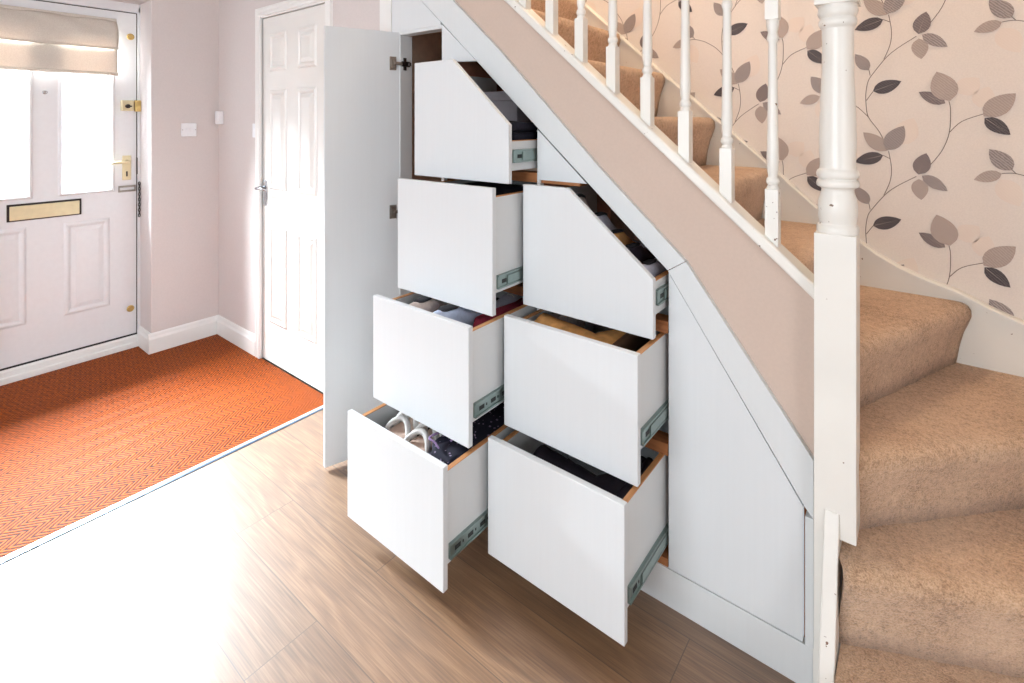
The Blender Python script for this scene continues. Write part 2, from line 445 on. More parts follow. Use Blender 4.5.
def strip(bm, pts, wd, mi, y):
    P = [Vector(p) for p in pts]
    # smooth the polyline
    Q = []
    for i in range(len(P)-1):
        p0 = P[max(i-1,0)]; p1 = P[i]; p2 = P[i+1]; p3 = P[min(i+2,len(P)-1)]
        for s in range(4):
            t = s/4
            Q.append(0.5*((2*p1)+(p2-p0)*t+(2*p0-5*p1+4*p2-p3)*t*t+(3*p1-p0-3*p2+p3)*t**3))
    Q.append(P[-1]); prev = None
    for i, p in enumerate(Q):
        t = (Q[min(i+1,len(Q)-1)] - Q[max(i-1,0)]).normalized(); n = Vector((-t.y, t.x))*wd/2
        a = bm.verts.new((p.x+n.x, y, p.y+n.y)); b = bm.verts.new((p.x-n.x, y, p.y-n.y))
        if prev: f = bm.faces.new([prev[0], prev[1], b, a]); f.material_index = mi
        prev = (a, b)
for i in range(-5, 2):
    for j in range(-6, 8):
        ox = i*0.487; oz = -i*0.252 + j*0.4675
        if oz + 1.1 < 0.5 or oz + 1.1 > 3.3: continue
        for st in stems:
            q = [(x+ox, z+oz) for x, z in st]
            if all(x < 0.69 for x, z in q): strip(bm, q, 0.0022, 6, YW-0.0008)
        for k, (ty, cx, cz, ex, ez, wd) in enumerate(leaves):
            if max(cx, ex)+ox > 0.68: continue
            leaf(bm, cx+ox, cz+oz, ex+ox, ez+oz, wd, {'D':1,'N':2,'M':3,'L':4,'F':5}[ty], YW-(0.0010 if ty=='F' else 0.0016+0.0005*(k % 3)))
me = bpy.data.meshes.new('wall_stairs'); bm.to_mesh(me); bm.free()
o = link('wall_stairs', me, [M['paper'], M['leafD'], M['leafN'], M['leafM'], M['leafL'], M['leafF'], M['stem']])
tag(o, kind='structure')

# ------------------------------------------------------------------ mat well, coir carpet and metal edging
matbm = B(); mo = [(-3.500, -1.6), (-2.222, -1.6), (-2.222, 1.417), (-3.500, 1.417), (-3.500, 1.046), (-3.668, 1.046), (-3.668, 0.205), (-3.500, 0.205)]
_a = [matbm.verts.new((x, y, 0.004)) for x, y in mo]; _b = [matbm.verts.new((x, y, -0.010)) for x, y in mo]
matbm.faces.new(_a); matbm.faces.new(_b[::-1])
for i in range(8): matbm.faces.new([_a[i], _b[i], _b[(i+1) % 8], _a[(i+1) % 8]])
o = tag(obj('entrance_mat', matbm, M['mat']), 'orange and brown herringbone entrance matting laid wall to wall inside the front door', 'mat')
bm = B(); prism_y(bm, [(-2.222, -0.01), (-2.205, -0.01), (-2.205, 0.003), (-2.209, 0.006), (-2.218, 0.006), (-2.222, 0.004)], -1.6, 1.40)
o = tag(obj('edging_strip', bm, M['trim_white']), 'thin pale metal edging strip between orange matting and wooden floor', 'threshold strip')
obj('edge_line', boxb(-2.205, -2.197, -1.6, 1.40, 0.0, 0.0035), M['trim_blue'], o)['label'] = 'blue grey outer line of the strip'

# ------------------------------------------------------------------ front door
XD = -3.70
fd = empty('front_door', (XD, 0.62, 0.07)); tag(fd, kind='structure'); fd.name = 'door_1'
bm = B()
ys = (0.208, 0.335, 0.554, 0.692, 0.911, 1.034); zt, zg0, zg1, zb = 1.992, 0.955, 1.86, 0.078
box(bm, XD-0.045, XD, ys[0], ys[1], zb, zt); box(bm, XD-0.045, XD, ys[2], ys[3], zg0, zg1); box(bm, XD-0.045, XD, ys[4], ys[5], zb, zt)
box(bm, XD-0.045, XD, ys[1], ys[4], zb, zg0); box(bm, XD-0.045, XD, ys[1], ys[4], zg1, zt)
for a, b in ((0.340, 0.548), (0.698, 0.906)):
    frame_rect(bm, 'x', XD, a, b, 0.278, 0.79, 0.030, 0.0005, 0.007)
    raised_field(bm, 'x', XD, a+0.034, b-0.034, 0.312, 0.756, 0.02, 0.0005, 0.006)
obj('door_leaf', bm, M['upvc'], fd)
for a, b in ((ys[1], ys[2]), (ys[3], ys[4])):
    bead = B(); frame_rect(bead, 'x', XD, a-0.018, b+0.018, zg0-0.018, zg1+0.018, 0.022, 0.0, 0.010)
    bd = obj('glazing_bead', bead, M['upvc'], fd)
    obj('glass_pane', boxb(XD-0.026, XD-0.020, a, b, zg0, zg1), M['glass'], fd)
# frame, seal and threshold
bm = B()
box(bm, XD-0.06, XD+0.012, 1.040, 1.066, 0.0, 2.03); box(bm, XD-0.06, XD+0.012, 0.17, 0.202, 0.0, 2.03); box(bm, XD-0.06, XD+0.012, 0.17, 1.066, 1.998, 2.05)
struct('trim_2', bm, M['upvc'], bevel=0.003)
bm = B(); box(bm, XD-0.04, XD-0.006, 1.0335, 1.0405, 0.07, 1.999); box(bm, XD-0.04, XD-0.006, 0.201, 0.2085, 0.07, 1.999); box(bm, XD-0.04, XD-0.006, 0.201, 1.0405, 1.9915, 1.9985); box(bm, XD-0.04, XD+0.002, 0.201, 1.0405, 0.069, 0.0785)
struct('trim_3', bm, M['dark_gap'])
bm = B(); prism_y(bm, [(-3.76, 0), (-3.672, 0), (-3.672, 0.030), (-3.677, 0.034), (-3.684, 0.034), (-3.684, 0.060), (-3.692, 0.069), (-3.76, 0.069)], 0.19, 1.04)
struct('trim_4', bm, M['skirting'])

def furn(name, label, cat, loc): return empty(name, loc, label, cat)
# letter plate
obj('letter_plate', boxb(XD, XD+0.006, 0.472, 0.775, 0.826, 0.916), M['dark_metal'], fd, bevel=0.002)['label'] = 'dark surround of the letter plate'
obj('letter_flap', boxb(XD+0.0055, XD+0.011, 0.482, 0.766, 0.832, 0.906), M['pale_brass'], fd, bevel=0.003)['label'] = 'pale brass letter flap'
# spyhole
bm = B(); lathe(bm, [(0, 0.011), (0.006, 0.011), (0.008, 0.006), (0.004, 0.005)], 0, 0, 20)
bmesh.ops.rotate(bm, verts=bm.verts, cent=(0,0,0), matrix=Matrix.Rotation(R(90), 3, 'Y')); bmesh.ops.translate(bm, verts=bm.verts, vec=(XD, 0.621, 1.505))
obj('spyhole', bm, M['chrome'], fd)['label'] = 'small round spyhole'
# mortice bolts (two brass discs)
for z in (1.852, 0.232):
    bm = B(); lathe(bm, [(0, 0.019), (0.004, 0.019), (0.007, 0.012), (0.005, 0.011)], 0, 0, 20)
    box(bm, -0.002, 0.002, -0.008, 0.008, 0.005, 0.010)
    bmesh.ops.rotate(bm, verts=bm.verts, cent=(0,0,0), matrix=Matrix.Rotation(R(90), 3, 'Y')); bmesh.ops.translate(bm, verts=bm.verts, vec=(XD, 1.005, z))
    obj('security_bolt', bm, M['brass'], fd)['label'] = 'round brass bolt rose'
# rim latch
bm = B(); box(bm, XD, XD+0.026, 0.955, 1.016, 1.410, 1.472)
la = obj('rim_latch', bm, M['pale_brass'], fd, bevel=0.004); la['label'] = 'pale brass rim latch'
bm = B(); lathe(bm, [(0, 0.012), (0.010, 0.012), (0.012, 0.008)], 0, 0, 18); box(bm, -0.004, 0.004, -0.016, 0.016, 0.010, 0.020)
bmesh.ops.rotate(bm, verts=bm.verts, cent=(0,0,0), matrix=Matrix.Rotation(R(90), 3, 'Y')); bmesh.ops.translate(bm, verts=bm.verts, vec=(XD+0.026, 0.985, 1.437))
obj('latch_knob', bm, M['dark_metal'], la)
obj('latch_keep', boxb(XD+0.012, XD+0.034, 1.020, 1.050, 1.406, 1.474), M['brass'], fd, bevel=0.003)['label'] = 'brass latch keep on the frame'
# lever handle and plate
pt = obj('handle_plate', boxb(XD, XD+0.006, 0.964, 1.008, 1.000, 1.145), M['pale_brass'], fd, bevel=0.004); pt['label'] = 'pale brass back plate'
bm = B(); tube(bm, [(XD+0.004, 0.986, 1.108), (XD+0.05, 0.986, 1.108), (XD+0.056, 0.978, 1.108), (XD+0.056, 0.92, 1.108), (XD+0.050, 0.880, 1.104)], [0.010, 0.008, 0.008, 0.0075, 0.006])
obj('lever', bm, M['pale_brass'], pt)
obj('keyhole', boxb(XD+0.005, XD+0.0072, 0.982, 0.990, 1.022, 1.052), M['dark_metal'], pt)
obj('strike_plate', boxb(XD-0.002, XD+0.006, 1.035, 1.042, 1.03, 1.13), M['dark_metal'], fd)
# door chain: slotted bracket and hanging links
bm = B(); box(bm, XD, XD+0.008, 0.945, 1.030, 0.930, 0.941); box(bm, XD, XD+0.008, 0.945, 1.030, 0.957, 0.968); box(bm, XD, XD+0.008, 0.945, 0.951, 0.941, 0.957); box(bm, XD, XD+0.008, 1.024, 1.030, 0.941, 0.957)
obj('chain_bracket', bm, M['nickel'], fd, bevel=0.001)
bm = B(); n = 13
for i in range(n):
    z = 0.975 - i*0.0158; c = Vector((XD+0.024, 1.043, z)); pts = []
    for k in range(13):
        a = 2*math.pi*k/12; u = 0.0045*math.cos(a) if i % 2 == 0 else 0; v = 0 if i % 2 == 0 else 0.0045*math.cos(a)
        pts.append(c + Vector((v, u, 0.0105*math.sin(a))))
    tube(bm, pts, 0.0026, 6)
obj('door_chain', bm, M['dark_metal'], fd)
# roman blind on the door
rb = empty('roman_blind', (XD+0.02, 0.62, 1.62), 'cream fabric roman blind drawn up over the glazed top of the front door', 'blind')
def cloth_strip(z_top, z_bot, x_top, x_bot, bulge, seed, y0=0.315, y1=0.932, nu=40, nv=14, folds=0.004):
    rnd = random.Random(seed); bm = B(); g = []
    for j in range(nv+1):
        v = j/nv; row = []
        for i in range(nu+1):
            u = i/nu; y = y0 + (y1-y0)*u
            sag = 0.012*math.sin(math.pi*u)*v
            x = x_top + (x_bot-x_top)*v + bulge*math.sin(math.pi*min(1, v*1.0))**0.8 + folds*math.sin(9*u+5*v+seed)*math.sin(math.pi*v) + folds*0.7*math.sin(17*u-9*v)*(1-v)
            row.append(bm.verts.new((x, y, z_top + (z_bot-z_top)*v - sag*0.3)))
        g.append(row)
    for a, b in zip(g, g[1:]):
        for i in range(nu): f = bm.faces.new([a[i], a[i+1], b[i+1], b[i]]); f.smooth = True
    return bm
c1 = obj('upper_fold', cloth_strip(1.932, 1.768, XD+0.020, XD+0.052, 0.020, 3, folds=0.006), M['blind'], rb)
c1.modifiers.new('thick', 'SOLIDIFY').thickness = 0.002
c2 = obj('lower_fold', cloth_strip(1.775, 1.628, XD+0.030, XD+0.040, 0.004, 5, folds=0.001), M['blind'], rb)
c2.modifiers.new('thick', 'SOLIDIFY').thickness = 0.0015
bm = B(); tube(bm, [(XD+0.038, 0.313, 1.622), (XD+0.038, 0.934, 1.622)], 0.009, 10)
obj('bottom_hem', bm, M['blind'], rb)
bm = B(); tube(bm, [(XD+0.052, 0.313, 1.768), (XD+0.052, 0.934, 1.768)], 0.005, 8)
obj('fold_hem', bm, M['blind'], rb)
obj('head_rail', boxb(XD, XD+0.022, 0.315, 0.932, 1.925, 1.945), M['blind'], rb, bevel=0.003)

# ------------------------------------------------------------------ internal six panel door
YD = 1.428
idr = empty('door_2', (-2.61, YD, 0)); tag(idr, kind='structure')
bm = B(); box(bm, -2.945, -2.281, YD, YD+0.035, 0.004, 1.929)
obj('door_leaf', bm, M['door_paint'], idr)
for (a, b) in ((-2.858, -2.672), (-2.565, -2.380)):
    for (z0, z1) in ((0.227, 0.768), (0.969, 1.523), (1.625, 1.837)):
        bm = B(); frame_rect(bm, 'y', YD, a, b, z0, z1, 0.028, -0.0005, -0.008)
        raised_field(bm, 'y', YD, a+0.030, b-0.030, z0+0.030, z1-0.030, 0.022, -0.0005, -0.010)
        obj('door_panel', bm, M['door_paint'], idr)
hp = obj('handle_plate', boxb(-2.928, -2.888, YD-0.006, YD, 0.872, 1.015), M['chrome'], idr, bevel=0.003); hp['label'] = 'chrome handle plate'
bm = B(); tube(bm, [(-2.908, YD-0.005, 0.975), (-2.908, YD-0.052, 0.975), (-2.900, YD-0.058, 0.975), (-2.84, YD-0.056, 0.977), (-2.80, YD-0.05, 0.972)], [0.010, 0.008, 0.008, 0.007, 0.006])
obj('lever', bm, M['chrome'], hp)
bm = B()
def arch(bm, x0, x1, z0, z1, out):
    pass
# lining and moulded architrave
bm = B(); box(bm, -2.964, -2.947, YH-0.002, YD+0.04, 0, 1.957); box(bm, -2.279, -2.266, YH-0.002, YD+0.04, 0, 1.957); box(bm, -2.947, -2.279, YH-0.002, YD+0.04, 1.933, 1.957)
struct('trim_5', bm, M['skirting'])
bm = B()
for s, xe in ((-1, -2.938), (1, -2.276)):
    prof = [(0, 0), (0, -0.012), (0.008, -0.017), (0.026, -0.013), (0.034, -0.018), (0.046, -0.015), (0.050, 0)]
    a = [bm.verts.new((xe + s*d, YH + e, 0)) for d, e in prof]; b = [bm.verts.new((xe + s*d, YH + e, 1.942 + d)) for d, e in prof]
    for i in range(len(prof)-1): bm.faces.new([a[i], a[i+1], b[i+1], b[i]])
    bm.faces.new(a)
prof = [(0, 0), (0, -0.012), (0.008, -0.017), (0.026, -0.013), (0.034, -0.018), (0.046, -0.015), (0.050, 0)]
a = [bm.verts.new((-2.938 - d, YH + e, 1.942 + d)) for d, e in prof]; b = [bm.verts.new((-2.276 + d, YH + e, 1.942 + d)) for d, e in prof]
for i in range(len(prof)-1): bm.faces.new([a[i], a[i+1], b[i+1], b[i]])
struct('trim_6', bm, M['skirting'])

# ------------------------------------------------------------------ wall fittings
sw = empty('light_switch', (XF, 1.247, 1.295), 'white square double light switch on the pink wall right of the front door', 'light switch')
obj('switch_plate', boxb(XF, XF+0.009, 1.206, 1.290, 1.256, 1.336), M['plastic'], sw, bevel=0.003)
for y in (1.232, 1.254): obj('rocker', boxb(XF+0.0085, XF+0.0125, y, y+0.013, 1.283, 1.309), M['plastic'], sw, bevel=0.001)
for y in (1.213, 1.283): obj('screw', boxb(XF+0.0085, XF+0.0100, y-0.002, y+0.002, 1.294, 1.298), M['nickel'], sw)
sb = empty('alarm_sensor', (-3.462, YH, 1.37), 'small white box high in the corner of the pink hall wall', 'wall sensor')
obj('sensor_case', boxb(-3.488, -3.430, YH-0.028, YH, 1.330, 1.412), M['plastic'], sb, bevel=0.004)
obj('sensor_cover', boxb(-3.480, -3.438, YH-0.031, YH-0.0275, 1.338, 1.404), M['plastic'], sb, bevel=0.001)
sn = empty('narrow_switch', (-3.012, YH-0.012, 1.295), 'narrow white switch beside the white frame of the panelled inner door', 'light switch')
obj('switch_plate', boxb(-3.030, -2.994, YH-0.010, YH, 1.255, 1.335), M['plastic'], sn, bevel=0.002)
obj('rocker', boxb(-3.017, -3.007, YH-0.013, YH-0.0095, 1.283, 1.309), M['plastic'], sn, bevel=0.001)

# ------------------------------------------------------------------ staircase
RISE, GO, SX = 0.195, 0.21, -0.27
YS0, YS1 = 1.445, 2.16
ZS = 0.975
stair = empty('staircase', (-0.14, 1.09, 0), 'white-painted closed staircase with beige carpet turning round the foot post', 'staircase')
def step(P, Q, rest, ztop, h, name='carpeted_step'):
    """P,Q: foot line of the riser (x,y); rest: other corners of the tread going round from Q back to P"""
    P = Vector(P); Q = Vector(Q); t = (Q-P).normalized(); n = Vector((t.y, -t.x))
    c = Vector((sum(p[0] for p in rest)/len(rest), sum(p[1] for p in rest)/len(rest)))
    if (c - P).dot(n) > 0: n = -n                         # n points down-stair
    prof = [(-0.004, 0.0), (0.004, h*0.30), (0.014, h*0.52), (0.026, h*0.68), (0.033, h*0.80), (0.032, h*0.90), (0.024, h*0.965), (0.010, h*0.995), (-0.012, h)]
    bm = B(); N = 24; rows = []
    L = (Q-P).length
    for k in range(N+1):
        p = P + t*L*k/N
        wob = 0.0015*math.sin(k*1.7)
        rows.append([bm.verts.new((p.x + n.x*(d+wob), p.y + n.y*(d+wob), ztop - h + z)) for d, z in prof])
    for a, b in zip(rows, rows[1:]):
        for i in range(len(prof)-1):
            f = bm.faces.new([a[i], b[i], b[i+1], a[i+1]]); f.smooth = True
    back = [bm.verts.new((x, y, ztop)) for x, y in rest]
    bm.faces.new([r[-1] for r in rows] + back)
    # sides and underside so the step is a solid body
    low = [bm.verts.new((x, y, ztop-h)) for x, y in rest]
    bm.faces.new([r[0] for r in rows][::-1] + low[::-1])
    m = len(rest)
    for i in range(m-1): bm.faces.new([back[i], low[i], low[i+1], back[i+1]])
    bm.faces.new(rows[-1][:] + [back[0], low[0]]); bm.faces.new(rows[0][::-1] + [low[-1], back[-1]])
    return obj(name, bm, M['carpet'], stair)
step((-0.14, 1.09), (0.70, 1.09), [(0.70, 1.80), (-0.14, 1.39)], 0.195, 0.195)
step((-0.144, 1.342), (0.70, 1.756), [(0.70, 2.16), (0.50, 2.16), (-0.14, 1.47)], 0.390, 0.195)
step((-0.135, 1.434), (0.555, 2.16), [(0.06, 2.16), (-0.215, 1.50), (-0.20, 1.446)], 0.585, 0.195)
step((-0.208, 1.456), (0.092, 2.16), [(-0.27, 2.16), (-0.275, 1.456)], 0.780, 0.195)
for j in range(7):
    x = SX - GO*j; z = ZS + RISE*j; h = RISE; bk = -GO - 0.012
    prof = [(-0.004, 0.0), (0.004, h*0.30), (0.014, h*0.52), (0.026, h*0.68), (0.033, h*0.80), (0.032, h*0.90), (0.024, h*0.965), (0.010, h*0.995), (-0.012, h),
            (bk, h), (bk, h-0.028), (-0.024, h-0.028), (-0.024, 0.0)]
    bm = B(); N = 20; rows = []
    for k in range(N+1):
        wob = 0.0015*math.sin(k*1.7)
        rows.append([bm.verts.new((x + d + (wob if i < 8 else 0), YS0 + (YS1-YS0)*k/N, z - h + zz)) for i, (d, zz) in enumerate(prof)])
    for a, b in zip(rows, rows[1:]):
        for i in range(len(prof)):
            q = (i+1) % len(prof); f = bm.faces.new([a[i], b[i], b[q], a[q]]); f.smooth = i < 8
    bm.faces.new(rows[0]); bm.faces.new(rows[-1][::-1])
    obj('carpeted_step', bm, M['carpet'], stair)
# wall string
pts = [(0.70, 0.68), (0.45, 0.695), (0.30, 0.715), (0.243, 0.735), (0.17, 0.764), (0.097, 0.799), (0.02, 0.822), (-0.056, 0.852), (-0.12, 0.887), (-0.177, 0.931), (-0.24, 0.977), (-0.306, 1.034),
       (-0.493, 1.208), (-0.725, 1.414), (-0.992, 1.650), (-1.287, 1.92), (-1.75, 2.35), (-1.95, 2.50), (-3.0, 2.50), (-3.0, 2.3), (-2.1, 2.2), (-0.5, 0.85), (-0.2, 0.5), (0.0, 0.3), (0.70, 0.3)]
obj('wall_string', prism_y(B(), pts, 2.158, YW, 0), M['stair_chip'], stair, bevel=0.002)
tp = pts[:17]
cap = B(); prev = None
for x, z in tp:
    ring = [cap.verts.new((x, y, z + dz)) for y, dz in ((2.152, -0.003), (2.152, 0.006), (2.158, 0.011), (YW, 0.011), (YW, -0.003))]
    if prev:
        for i in range(5): cap.faces.new([prev[i], prev[(i+1) % 5], ring[(i+1) % 5], ring[i]])
    else: cap.faces.new(ring)
    prev = ring
cap.faces.new(prev[::-1])
obj('string_moulding', cap, M['stair_chip'], stair)
# outer string: the pink panel between cupboard frame and balusters
s = 0.893
cl = lambda x: 0.935 + s*(-0.199 - x)          # lower edge of the capping
pts = [(-0.194, cl(-0.194)+0.01), (-0.194, 0.50), (-0.235, 0.52), (-0.52, 0.93), (-0.77, 1.18), (-1.40, 1.78), (-1.835, 2.19), (-1.835, 2.415)]
obj('side_panel', prism_y(B(), pts, 1.410, 1.443), M['pink_warm_lit'], stair)
# foot of the stair below the newel: leaning string end
bm = B(); prism_x(bm, [(1.352, 0.475), (1.262, 0.165), (1.235, 0.0), (1.44, 0.0), (1.44, 0.475)], -0.172, -0.1425)
obj('foot_string', bm, M['stair_chip'], stair, bevel=0.003)
obj('foot_panel', boxb(-0.201, -0.172, 1.397, 1.44, 0.0, 0.50), M['stair_paint'], stair)
# balustrade
bal = empty('balustrade', (-0.15, 1.40, 0.4), 'white painted balustrade with turned spindles and a thick turned foot post', 'balustrade')
NX, NY = -0.151, 1.3975
bm = B(); box(bm, NX-0.0415, NX+0.0395, NY-0.0425, NY+0.0425, 0.418, 1.095)
h = 0.042
prof = [(1.090, h*0.98), (1.096, h), (1.108, h), (1.113, h*0.93), (1.116, h*0.86), (1.120, h*0.88), (1.135, h*0.93), (1.155, h*0.95), (1.172, h*0.90), (1.185, h*0.80), (1.193, h*0.76), (1.197, h*0.80), (1.200, h*0.98), (1.207, h*1.02), (1.214, h*0.98), (1.217, h*0.88),
        (1.219, h*0.88), (1.222, h*0.98), (1.229, h*1.02), (1.236, h*0.98), (1.240, h*0.87), (1.250, h*0.84), (1.30, h*0.89), (1.36, h*0.86), (1.45, h*0.77), (1.52, h*0.74), (1.562, h*0.76), (1.566, h*0.85), (1.574, h*0.92), (1.582, h*0.88), (1.586, h*0.80), (1.590, h*0.88), (1.598, h*0.97), (1.606, h*0.92), (1.612, h*0.90), (1.62, h*0.98)]
lathe(bm, prof, NX, NY, 32)
box(bm, NX-0.0415, NX+0.0415, NY-0.0425, NY+0.0425, 1.615, 2.02)
lathe(bm, [(2.02, 0.03), (2.03, 0.045), (2.045, 0.045), (2.05, 0.025), (2.07, 0.04), (2.10, 0.042), (2.13, 0.02), (2.135, 0.004)], NX, NY, 24)
obj('newel_post', bm, M['stair_chip'], bal, bevel=0.002)
# capping rail on the string
bm = B(); x0, x1 = -0.1935, -1.82
prism_y(bm, [(x0, cl(x0)-0.004), (x0, cl(x0)+0.033), (x1, cl(x1)+0.033), (x1, cl(x1)-0.004)], 1.388, 1.458)
obj('base_rail', bm, M['stair_chip'], bal, bevel=0.006, seg=3)
bm = B()
prism_y(bm, [(x0, 1.86), (x0, 1.93), (-0.9, 1.93+s*0.7065), (-0.9, 1.86+s*0.7065)], 1.392, 1.452)
obj('handrail', bm, M['stair_paint'], bal, bevel=0.01, seg=3)
def spindle(x):
    bm = B(); c = cl(x) + 0.030; hw = 0.0155; y = 1.422
    zb = 1.18 + s*(-0.292 - x); ztp = zb + 0.425; top = cl(x) + 0.905
    top = min(top, 2.42)
    dz = s*hw
    # square foot cut to the rake of the rail
    a = [(-hw, c+dz), (hw, c-dz)]
    pr = [(x-hw, c+dz-0.004), (x+hw, c-dz-0.004), (x+hw, zb), (x-hw, zb)]
    prism_y(bm, pr, y-hw, y+hw)
    P = [(0.0, 1.0), (0.006, 0.85), (0.010, 0.72), (0.014, 0.92), (0.020, 1.0), (0.026, 0.92), (0.029, 0.74), (0.033, 0.70), (0.045, 0.84), (0.075, 0.93), (0.11, 0.86), (0.20, 0.76), (0.32, 0.68), (0.365, 0.66), (0.372, 0.82), (0.378, 0.92), (0.384, 0.80), (0.392, 0.70), (0.402, 0.86), (0.412, 0.95), (0.425, 0.98)]
    lathe(bm, [(zb + d, hw*r) for d, r in P], x, y, 16)
    if top > ztp + 0.01: prism_y(bm, [(x-hw, ztp-0.002), (x+hw, ztp-0.002), (x+hw, top), (x-hw, top)], y-hw, y+hw)
    return bm
for x in (-0.292, -0.402, -0.513, -0.624, -0.735, -0.846, -0.958, -1.070):
    obj('baluster', spindle(x), M['stair_chip'] if x > -0.5 else M['stair_paint'], bal, bevel=0.0012)

# ------------------------------------------------------------------ fitted under-stair cupboard
Y0 = 1.398
cab = empty('under_stairs_cupboard', (-1.0, Y0, 0), 'white fitted cupboard under the stairs with seven pulled-out drawers and an open tall door', 'cupboard')
T = 0.02
low = lambda x: 0.935 + 0.885*(-0.553 - x)      # lower edge of the sloping frame
# sloping frame boards and the frame round everything
bm = B(); prism_y(bm, [(-0.553, 0.935), (-0.503, 0.968), (-0.77, 1.212), (-1.154, 1.592), (-1.39, 1.807), (-1.835, 2.21), (-1.835, low(-1.835))], Y0-0.004, Y0+T)
obj('sloping_rail', bm, M['panel2'], cab, bevel=0.0012)
bm = B(); prism_y(bm, [(-0.552, 0.934), (-0.502, 0.967), (-0.199, 0.550), (-0.199, 0.412), (-0.2165, 0.432)], Y0-0.004, Y0+T)
obj('lower_sloping_rail', bm, M['panel2'], cab, bevel=0.0012)
obj('end_stile', boxb(-0.2165, -0.199, Y0-0.004, Y0+T, 0.106, 0.412), M['panel2'], cab, bevel=0.0008)
obj('plinth', boxb(-1.70, -0.199, Y0-0.001, Y0+T, 0.0, 0.1035), M['panel2'], cab, bevel=0.0012)
# fixed fronts
bm = B(); prism_y(bm, [(-0.5515, 0.930), (-0.2215, 0.431), (-0.2215, 0.1065), (-0.5515, 0.1065)], Y0, Y0+0.018)
obj('fixed_panel', bm, M['panel'], cab, bevel=0.0012)
bm = B(); prism_y(bm, [(-1.000, 1.323), (-1.000, 1.155), (-0.812, 1.155)], Y0, Y0+0.018)
obj('corner_panel', bm, M['panel'], cab, bevel=0.0012)
bm = B(); prism_y(bm, [(-1.453, 1.578), (-1.272, 1.568), (-1.453, low(-1.453)-0.006)], Y0, Y0+0.018)
obj('corner_panel', bm, M['panel'], cab, bevel=0.0012)
bm = B(); prism_y(bm, [(-1.755, 1.722), (-1.459, 1.722), (-1.459, low(-1.459)-0.004), (-1.755, low(-1.755)-0.004)], Y0, Y0+0.018)
obj('top_panel', bm, M['panel'], cab, bevel=0.0012)
obj('top_lip', boxb(-1.742, -1.453, Y0+0.0, Y0+0.05, 1.708, 1.7215), M['panel2'], cab)
obj('left_stile', boxb(-1.835, -1.757, Y0-0.002, Y0+T, 0.0, low(-1.835)-0.003), M['skirting'], cab, bevel=0.001)
obj('door_lining', boxb(-1.742, -1.700, Y0, 1.462, 0.0, 1.708), M['panel2'], cab, bevel=0.0008)
# carcass: back, floor, side, dividers, sloping underside
bm = B(); prism_y(bm, [(-0.22, 0.02), (-0.22, 0.66), (-0.30, 0.755), (-1.70, 2.05), (-1.90, 2.20), (-1.90, 0.02)], 2.06, 2.08); box(bm, -1.92, -1.90, 1.46, 2.08, 0.02, 2.3); box(bm, -1.90, -1.742, 1.462, 1.475, 0.02, 2.2)
obj('inner_wall', bm, M['brown'], cab)
obj('cupboard_floor', boxb(-1.90, -0.22, 1.42, 2.06, 0.06, 0.075), M['rail'], cab)
bm = B(); prism_y(bm, [(-0.22, 0.66), (-0.30, 0.755), (-1.9, 2.235), (-1.9, 2.245), (-0.30, 0.765), (-0.22, 0.67)], 1.43, 2.06)
obj('stair_underside', bm, M['dark_under'], cab)
obj('divider', boxb(-1.459, -1.447, Y0+0.022, 1.90, 0.1, 1.70), M['dark_under'], cab)
obj('divider', boxb(-1.004, -0.992, Y0+0.02, 1.90, 0.1, 1.30), M['dark_under'], cab)
obj('divider', boxb(-0.555, -0.543, Y0+0.02, 1.90, 0.1, 0.92), M['dark_under'], cab)
for xa, xb, zs in ((-1.453, -1.004, (0.098, 0.412, 0.758, 1.149)), (-0.992, -0.555, (0.098, 0.418, 0.760, 1.149))):
    for z in zs: obj('cross_rail', boxb(xa+0.006, min(xb, -0.84) if z > 1.1 and xa > -1 else xb, Y0+0.004, Y0+0.055, z-0.004, z+0.028), M['rail'], cab)
    for xx in (xa, xb-0.02):
        pass
for x in (-1.459, -1.003): obj('upright_post', boxb(x, x+0.014, Y0+0.004, Y0+0.022, 0.1, 1.18 if x > -1.2 else 1.56), M['skirting'], cab)
obj('coat_peg', tube(B(), [(-1.60, 2.06, 1.76), (-1.60, 1.99, 1.76), (-1.60, 1.965, 1.775)], [0.010, 0.009, 0.012]), M['skirting'], cab)

